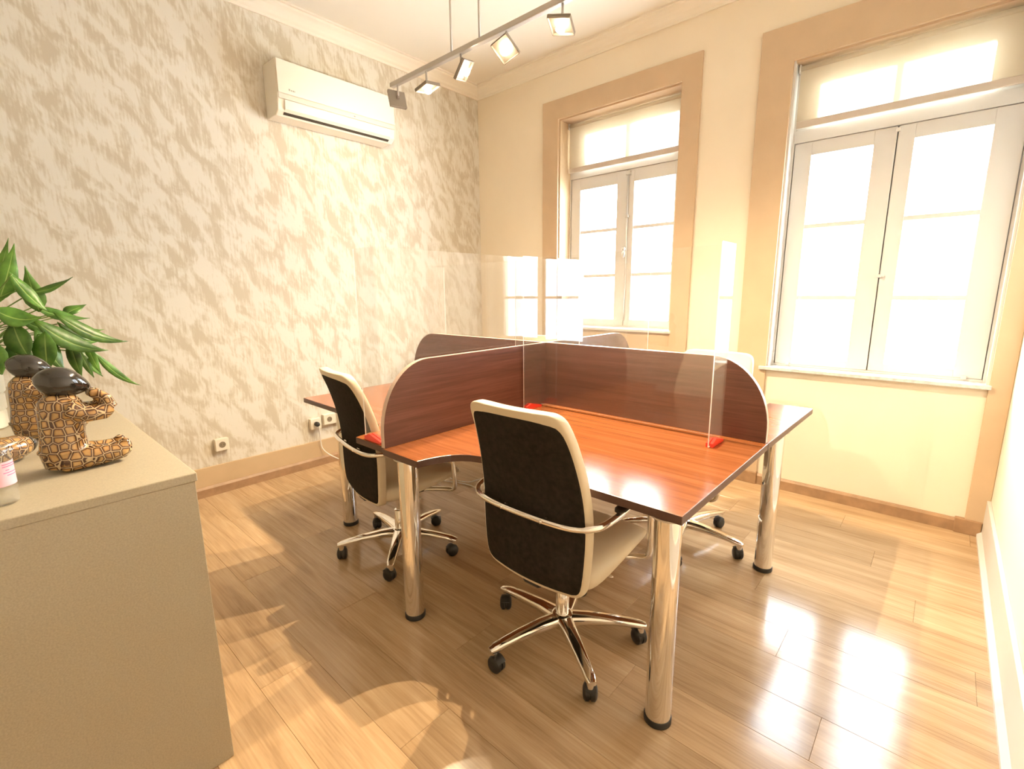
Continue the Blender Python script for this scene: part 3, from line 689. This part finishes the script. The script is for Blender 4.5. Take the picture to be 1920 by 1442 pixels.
def figurine(x, y, rz, label):
    r = tag(empty('ceramic_figurine', (x, y, CT + 0.0005), rz), label, 'figurine', 'seated ceramic figurines on the cabinet')
    b = MB()
    # torso (lofted), legs stretched to +y, arms bent up to the chin
    b.tube([(0, -0.005, 0.012), (0, -0.006, 0.05), (0, -0.004, 0.10), (0, 0.0, 0.15), (0, 0.002, 0.185), (0, 0.004, 0.205)], [0.046, 0.052, 0.047, 0.048, 0.046, 0.030], 20)
    for s in (-1, 1):
        b.tube([(s * 0.026, -0.02, 0.030), (s * 0.028, 0.04, 0.031), (s * 0.027, 0.08, 0.029), (s * 0.026, 0.108, 0.031), (s * 0.026, 0.122, 0.040)], [0.030, 0.031, 0.027, 0.025, 0.018], 14)
        b.ball((s * 0.026, 0.117, 0.040), (0.019, 0.016, 0.024))
        b.tube([(s * 0.038, 0.005, 0.170), (s * 0.042, 0.045, 0.150), (s * 0.036, 0.082, 0.148), (s * 0.032, 0.094, 0.158)], [0.027, 0.023, 0.021, 0.019], 12)
        b.tube([(s * 0.033, 0.096, 0.156), (s * 0.027, 0.090, 0.182), (s * 0.018, 0.076, 0.197), (s * 0.012, 0.062, 0.203)], [0.020, 0.017, 0.015, 0.012], 12)
    body = obj('body', b, 'cell_glaze', r, smooth=True)
    md = body.modifiers.new('remesh', 'REMESH'); md.mode = 'VOXEL'; md.voxel_size = 0.0042; md.use_smooth_shade = True
    sm = body.modifiers.new('smooth', 'SMOOTH'); sm.factor = 0.5; sm.iterations = 5
    h = MB()
    prof = []
    for k in range(17):
        t = k / 16; rr = 0.049 * math.sin(PI * t) ** 0.66 * (1 - 0.34 * t); prof.append((max(rr, 0.0) if 0 < k < 16 else 0.0, -0.056 + 0.120 * t))
    ho = obj('head', h.lathe(prof, (0, 0, 0), 22, 'y'), 'dark_egg', r, smooth=True)
    ho.location = (0, 0.010, 0.236); ho.rotation_euler = (math.radians(-19), 0, 0)
    obj('waist_band', MB().lathe([(0.0505, 0.052), (0.0545, 0.054), (0.0545, 0.060), (0.0505, 0.062)], (0, -0.006, 0), 24), 'cell_glaze', r, smooth=True)
    return r
figurine(1.905, -3.448, math.radians(3), 'seated patterned ceramic figurine with black egg head nearest cabinet edge')
figurine(1.42, -3.482, math.radians(-14), 'seated patterned ceramic figurine with black head beside the plant pot')
# patterned pod with dark tip
pod = tag(empty('ceramic_ornament', (1.72, -3.568, CT), math.radians(35)), 'patterned ceramic pod with dark pointed tip behind the clear bottle', 'ornament')
pr = [(0.0, -0.11), (0.020, -0.10), (0.034, -0.06), (0.039, -0.01), (0.035, 0.035), (0.026, 0.060), (0.0245, 0.063)]
obj('body', MB().lathe(pr, (0, 0, 0.039), 22, 'y'), 'cell_glaze', pod, smooth=True)
obj('tip', MB().lathe([(0.0255, 0.062), (0.022, 0.070), (0.012, 0.084), (0.0, 0.094)], (0, 0, 0.039), 22, 'y'), 'dark_egg', pod, smooth=True)
# sanitiser bottle
bt = tag(empty('sanitiser_bottle', (2.085, -3.585, CT + 0.0005), 0.2), 'clear plastic bottle with pink label at left edge of cabinet', 'bottle')
obj('bottle_body', MB().lathe([(0.0, 0.0), (0.027, 0.0), (0.0305, 0.004), (0.031, 0.012), (0.0305, 0.115), (0.027, 0.128), (0.016, 0.136), (0.013, 0.138), (0.013, 0.142)], (0, 0, 0), 28), 'bottle_plastic', bt, smooth=True)
obj('cap', MB().lathe([(0.0165, 0.139), (0.017, 0.141), (0.017, 0.160), (0.015, 0.163), (0.0, 0.163)], (0, 0, 0), 24), 'white_plastic', bt, auto=40)
lb = MB(); n = 12
V = []
for z in (0.045, 0.100):
    for k in range(n + 1):
        a = -0.5 + 2.0 * k / n; V.append((0.0314 * math.cos(a), 0.0314 * math.sin(a), z))
lab = obj('label', lb.add(V, [(k, k + 1, n + 2 + k, n + 1 + k) for k in range(n)]), 'pink_label', bt, smooth=True)
for zz, a0, a1 in ((0.093, 0.2, 1.25), (0.088, 0.2, 1.3), (0.080, 0.35, 0.6), (0.074, 0.2, 1.25), (0.068, 0.4, 1.2)):
    V = []
    for z in (zz, zz + 0.0016):
        for k in range(7):
            a = a0 + (a1 - a0) * k / 6; V.append((0.0317 * math.cos(a), 0.0317 * math.sin(a), z))
    obj('print_line', MB().add(V, [(k, k + 1, 8 + k, 7 + k) for k in range(6)]), 'magenta_print', lab)

# potted plant
pc = Vector((1.13, -3.625, CT))
pl = tag(empty('potted_plant', pc), 'leafy green houseplant in pale ribbed pot at left edge', 'plant')
obj('pot', MB().lathe([(0.085, 0.0), (0.090, 0.004), (0.090, 0.058), (0.086, 0.062), (0.093, 0.068), (0.094, 0.118), (0.089, 0.123), (0.098, 0.130), (0.100, 0.196), (0.092, 0.198), (0.090, 0.18)], (0, 0, 0.0005), 32), 'planter_glaze', pl, auto=35)
obj('soil', MB().lathe([(0.0895, 0.168), (0.0895, 0.180), (0.04, 0.188), (0.0, 0.190)], (0, 0, 0), 24), 'soil', pl, smooth=True)
leaves = [  # base, tip, width, droop, normal
    ((1.16, -3.51, 1.36), (1.18, -3.447, 1.555), 0.050, -0.01), ((1.20, -3.50, 1.34), (1.22, -3.436, 1.535), 0.062, -0.01),
    ((1.20, -3.405, 1.30), (1.20, -3.420, 1.462), 0.062, -0.01), ((1.22, -3.42, 1.37), (1.22, -3.300, 1.423), 0.030, -0.01),
    ((1.24, -3.462, 1.44), (1.25, -3.385, 1.300), 0.045, -0.02), ((1.18, -3.42, 1.325), (1.18, -3.268, 1.272), 0.042, -0.02),
    ((1.12, -3.34, 1.28), (1.10, -3.262, 1.324), 0.045, 0.0), ((1.20, -3.37, 1.295), (1.20, -3.166, 1.176), 0.052, -0.03),
    ((1.24, -3.43, 1.275), (1.25, -3.238, 1.150), 0.066, -0.03), ((1.15, -3.275, 1.145), (1.15, -3.140, 0.985), 0.030, -0.025),
    ((1.22, -3.345, 1.20), (1.23, -3.326, 1.050), 0.042, -0.01), ((1.20, -3.325, 1.17), (1.20, -3.262, 1.045), 0.030, -0.015),
    ((1.22, -3.32, 1.16), (1.23, -3.292, 1.048), 0.028, -0.01), ((1.27, -3.405, 1.235), (1.30, -3.425, 1.085), 0.070, -0.01),
    ((1.25, -3.43, 1.24), (1.27, -3.372, 1.085), 0.065, -0.01), ((1.26, -3.52, 1.315), (1.28, -3.405, 1.285), 0.070, -0.02),
    ((1.20, -3.53, 1.345), (1.22, -3.452, 1.372), 0.055, 0.0), ((1.26, -3.50, 1.20), (1.28, -3.455, 1.105), 0.075, -0.01),
    ((1.20, -3.46, 1.28), (1.22, -3.335, 1.225), 0.055, -0.02), ((1.24, -3.48, 1.27), (1.30, -3.46, 1.15), 0.075, -0.02),
    ((1.16, -3.37, 1.30), (1.14, -3.225, 1.225), 0.040, -0.03), ((1.26, -3.55, 1.22), (1.32, -3.53, 1.10), 0.08, -0.02),
    ((1.15, -3.36, 1.26), (1.12, -3.24, 1.18), 0.045, -0.03), ((1.22, -3.30, 1.19), (1.24, -3.27, 1.06), 0.03, -0.01),
    ((1.10, -3.70, 1.36), (1.08, -3.76, 1.52), 0.06, -0.01), ((1.12, -3.72, 1.30), (1.10, -3.90, 1.25), 0.06, -0.04),
    ((1.00, -3.66, 1.32), (0.86, -3.70, 1.36), 0.055, -0.02), ((1.02, -3.58, 1.28), (0.88, -3.50, 1.20), 0.055, -0.03),
    ((1.16, -3.73, 1.24), (1.22, -3.86, 1.12), 0.06, -0.03), ((1.05, -3.75, 1.26), (0.98, -3.88, 1.12), 0.06, -0.03),
    ((1.22, -3.62, 1.34), (1.30, -3.66, 1.45), 0.06, -0.01), ((1.15, -3.58, 1.42), (1.12, -3.56, 1.58), 0.05, -0.01)]
for k, (a, c, wd, dr) in enumerate(leaves):
    a = Vector(a) - pc; c = Vector(c) - pc
    ax = c - a; L = ax.length; t = ax.normalized()
    nrm = Vector((0.75, random.uniform(-0.45, 0.1), random.uniform(0.35, 0.75))).normalized()
    s = t.cross(nrm).normalized(); n2 = s.cross(t).normalized()
    prof = [0.05, 0.55, 0.9, 1.0, 0.92, 0.72, 0.45, 0.2, 0.02]; m = len(prof); V = []; Fs = []
    for i, p in enumerate(prof):
        q = i / (m - 1)
        cen = a + t * (L * q) + Vector((0, 0, 1)) * (dr * (4 * q * (q - 1)) * -1.0) + n2 * (0.004 * math.sin(5 * q + k))
        hw = wd / 2 * p
        V += [cen - s * hw + n2 * (0.22 * hw + 0.002 * math.sin(9 * q + k)), cen - s * hw * 0.06, cen + s * hw * 0.06, cen + s * hw + n2 * (0.22 * hw + 0.002 * math.sin(8 * q - k))]
    mb = MB()
    for i in range(m - 1):
        for j in range(3):
            mb.add([V[i * 4 + j], V[i * 4 + j + 1], V[(i + 1) * 4 + j + 1], V[(i + 1) * 4 + j]], [(0, 1, 2, 3)], 1 if j == 1 else 0)
    lf = obj('leaf', mb, ['leaf_green', 'leaf_vein'], pl, smooth=True)
    so = lf.modifiers.new('thickness', 'SOLIDIFY'); so.thickness = 0.0009
    rootp = Vector((random.uniform(-0.03, 0.03), random.uniform(-0.03, 0.03), 0.18))
    mid = (rootp + a) / 2 + Vector((0, 0, 0.05))
    obj('stem', MB().tube(smooth_path([rootp, mid, a + t * 0.01], 5), 0.0022, 6), 'stem_green', pl, smooth=True)

# ------------------------------------------------------------------ air conditioner
ac = tag(empty('air_conditioner', (0.0, -1.57, 2.53)), 'white wall mounted air conditioner on the wallpapered wall', 'air conditioner')
hl = 0.455
pf = [(0.001, 0.0), (0.14, 0.0), (0.178, 0.030), (0.190, 0.105), (0.192, 0.320), (0.180, 0.332), (0.001, 0.335)]
obj('housing', MB().prism(pf, 'y', -hl, hl), 'ac_plastic', ac, bevel=0.006)
obj('front_panel', MB().box((0.1925, -hl + 0.004, 0.128), (0.201, hl - 0.004, 0.330)), 'ac_plastic', ac, bevel=0.005)
bd = obj('display_band', MB().prism([(0.1915, 0.094), (0.199, 0.094), (0.1985, 0.125), (0.1925, 0.125)], 'y', -hl + 0.006, hl - 0.006), 'ac_band', ac, bevel=0.002)
obj('indicator_light', MB().ball((0.199, 0.10, 0.110), (0.002, 0.008, 0.005), 10, 6), 'grey_print', bd)
fp = obj('air_flap', MB().prism([(0.162, 0.022), (0.192, 0.036), (0.199, 0.088), (0.1925, 0.090), (0.182, 0.042), (0.158, 0.030)], 'y', -hl + 0.045, hl - 0.045), 'ac_plastic', ac, bevel=0.001)
obj('energy_sticker', MB().add([(0.1932, hl - 0.175, 0.040), (0.1932, hl - 0.055, 0.040), (0.2000, hl - 0.055, 0.086), (0.2000, hl - 0.175, 0.086)], [(0, 1, 2, 3)]), 'paper_label', fp)
obj('outlet_slot', MB().prism([(0.140, 0.002), (0.170, 0.020), (0.160, 0.026), (0.130, 0.006)], 'y', -hl + 0.045, hl - 0.045), 'vent_dark', ac)
lg = MB()
for k, (yy, zz, hh, ww) in enumerate([(0.0, 0.0, 0.013, 0.003), (0.006, 0.0, 0.013, 0.003), (0.003, 0.005, 0.003, 0.006), (0.014, 0.0, 0.009, 0.006), (0.023, 0.0, 0.009, 0.003), (0.029, 0.0, 0.009, 0.006), (0.038, 0.0, 0.009, 0.004)]):
    lg.box((0.2011, -hl + 0.075 + yy, 0.150 + zz), (0.2016, -hl + 0.075 + yy + ww, 0.150 + zz + hh))
obj('maker_mark', lg, 'grey_print', ac)

# ------------------------------------------------------------------ track light
TY, TZ_ = -1.55, 2.665
tr = tag(empty('track_light', (1.50, TY, TZ_)), 'grey ceiling track light with five square spot heads', 'track light')
obj('track_rail', MB().box((-0.71, -0.016, -0.012), (0.72, 0.016, 0.016)), 'track_metal', tr, bevel=0.004)
for dx in (-0.125, 0.10):
    obj('suspension_rod', MB().tube([(dx, 0, 0.016), (dx, 0, ZC - TZ_ - 0.02)], 0.0055, 10), 'track_metal', tr, smooth=True)
obj('ceiling_canopy', MB().box((-0.20, -0.045, ZC - TZ_ - 0.03), (0.17, 0.045, ZC - TZ_ - 0.0005)), 'track_metal', tr, bevel=0.006)
heads = [  # dx, tilt euler of the head (local -z is the light direction)
    (-0.645, (math.radians(70), 0, math.radians(75))), (-0.355, (math.radians(8), math.radians(-10), 0)), (-0.05, (math.radians(20), math.radians(-48), 0)),
    (0.295, (math.radians(-38), math.radians(-12), 0)), (0.645, (math.radians(-14), math.radians(10), math.radians(20)))]
for k, (dx, rot) in enumerate(heads):
    st = obj('spot_stem', MB().tube([(dx, 0, -0.010), (dx, 0, -0.075)], 0.006, 10), 'track_metal', tr, smooth=True)
    hd = empty('spot_head_pivot') if False else None
    mb = MB()
    s, d = 0.055, 0.020
    mb.box((-s, -s, -0.006), (s, s, 0.0)).box((-s, -s, -d), (-s + 0.004, s, -0.006)).box((s - 0.004, -s, -d), (s, s, -0.006)).box((-s + 0.004, -s, -d), (s - 0.004, -s + 0.004, -0.006)).box((-s + 0.004, s - 0.004, -d), (s - 0.004, s, -0.006))
    mb.box((-0.008, -0.008, 0.0), (0.008, 0.008, 0.018))
    h = obj('spot_head', mb, 'lamp_metal', tr, bevel=0.0015)
    E_ = Euler(rot); h.rotation_euler = E_
    h.location = Vector((dx, 0, -0.080)) - E_.to_matrix() @ Vector((0, 0, 0.012))
    obj('bulb', MB().lathe([(0.010, -0.006), (0.012, -0.012), (0.020, -0.024), (0.022, -0.034), (0.014, -0.041), (0.0, -0.043)], (0, 0, 0), 18), 'bulb_light', h, smooth=True)
    ld = bpy.data.lights.new('spot_lamp', 'SPOT'); ld.energy = LAMP_W * (0.12, 0.34, 0.46, 1.62, 1.66)[k]; ld.color = LAMP_COL; ld.shadow_soft_size = 0.010
    ld.spot_size = math.radians(162); ld.spot_blend = 1.0
    lo = bpy.data.objects.new('lamp_light', ld); COL.objects.link(lo); lo.parent = tr
    lo.location = h.location + E_.to_matrix() @ Vector((0, 0, -0.050))
    lo.rotation_euler = E_ if k == 0 else Euler([math.radians(a) for a in ((0, 0, 0), (4, -6, 0), (8, -10, 0), (-14, -16, 0), (-8, -14, 0))[k]])

# single spotlight of the same kind on the ceiling behind the viewpoint
sp = tag(empty('ceiling_spotlight', (2.02, -4.17, ZC)), 'single square ceiling spotlight behind the viewpoint', 'spotlight')
obj('canopy', MB().lathe([(0.05, -0.022), (0.05, -0.0005)], (0, 0, 0), 24), 'track_metal', sp, auto=40)
obj('spot_stem', MB().tube([(0, 0, -0.02), (0, 0, -0.49)], 0.006, 10), 'track_metal', sp, smooth=True)
mb = MB(); s_, d = 0.055, 0.020
mb.box((-s_, -s_, -0.006), (s_, s_, 0.0)).box((-s_, -s_, -d), (-s_ + 0.004, s_, -0.006)).box((s_ - 0.004, -s_, -d), (s_, s_, -0.006)).box((-s_ + 0.004, -s_, -d), (s_ - 0.004, -s_ + 0.004, -0.006)).box((-s_ + 0.004, s_ - 0.004, -d), (s_ - 0.004, s_, -0.006))
sh = obj('spot_head', mb, 'lamp_metal', sp, bevel=0.0015)
E2 = Vector((1.30, 4.17, -2.30)).to_track_quat('-Z', 'Y').to_euler()
sh.rotation_euler = E2; sh.location = (0, 0, -0.56)
obj('bulb', MB().lathe([(0.010, -0.006), (0.012, -0.012), (0.020, -0.024), (0.022, -0.034), (0.014, -0.041), (0.0, -0.043)], (0, 0, 0), 18), 'bulb_light', sh, smooth=True)
ld = bpy.data.lights.new('spot_lamp', 'SPOT'); ld.energy = 160.0; ld.color = LAMP_COL; ld.shadow_soft_size = 0.004
ld.spot_size = math.radians(46); ld.spot_blend = 1.0
lo = bpy.data.objects.new('lamp_light', ld); COL.objects.link(lo); lo.parent = sp
lo.location = Vector((0, 0, -0.55)); lo.rotation_euler = E2
sh.location = Vector((0, 0, -0.55)) - E2.to_matrix() @ Vector((0, 0, -0.05))
# plate and arm added out of view to keep the beam off the floor
obj('added_visor', MB().box((-0.20, -0.06, -0.636), (0.20, 0.1215, -0.6305)), 'lamp_metal', sp)
obj('added_visor_arm', MB().box((-0.012, -0.055, -0.63), (0.012, -0.045, -0.50)), 'lamp_metal', sp)

# ------------------------------------------------------------------ sockets and cables
def socket(y, z, label, n=1, plug=False):
    r = tag(empty('wall_socket', (0, y, z)), label, 'socket', 'surface mounted sockets on the wallpapered wall')
    w_ = 0.042 * n
    obj('socket_box', MB().box((0.0005, -w_, -0.042), (0.038, w_, 0.042)), 'socket_plastic', r, bevel=0.004)
    for i in range(n):
        cy_ = (i - (n - 1) / 2) * 0.075
        rc = obj('socket_recess', MB().lathe([(0.021, 0.0380), (0.021, 0.0395), (0.019, 0.0395), (0.018, 0.0384), (0.0, 0.0384)], (0, cy_, 0), 20, 'x'), 'socket_hole' if not plug else 'socket_plastic', r, auto=40)
        for s in (-1, 1):
            obj('pin_hole', MB().lathe([(0.0025, 0.0385), (0.0025, 0.0392), (0.0, 0.0392)], (0, cy_ + s * 0.009, 0), 8, 'x'), 'black_plastic', rc)
    if plug:
        obj('plug', MB().lathe([(0.018, 0.0398), (0.019, 0.06), (0.014, 0.075), (0.0, 0.076)], (0, 0, 0), 16, 'x'), 'black_plastic', r, smooth=True)
    return r
socket(-2.556, 0.345, 'cream wall socket nearest the grey cabinet')
socket(-1.890, 0.350, 'cream wall socket with black plug and hanging white cable', 1, True)
socket(-1.740, 0.365, 'cream double wall socket partly behind the leftmost chair', 2)
tag(obj('power_cable', MB().tube(smooth_path([(0.070, -1.885, 0.335), (0.055, -1.875, 0.28), (0.035, -1.865, 0.20), (0.04, -1.85, 0.13), (0.10, -1.80, 0.07), (0.26, -1.70, 0.016), (0.55, -1.55, 0.006), (0.95, -1.48, 0.006), (1.25, -1.38, 0.006), (1.55, -1.45, 0.006), (1.85, -1.30, 0.006)], 6), 0.0042, 8), 'cable_white', smooth=True), 'white power cable drooping from the wall socket to the floor', 'cable')
tag(obj('floor_cable', MB().tube(smooth_path([(0.95, -1.30, 0.006), (1.08, -1.42, 0.03), (1.20, -1.36, 0.012), (1.30, -1.30, 0.04), (1.42, -1.34, 0.006), (1.60, -1.22, 0.006)], 6), 0.004, 8), 'cable_white', smooth=True), 'loose white cable looped on the floor under the desks', 'cable')
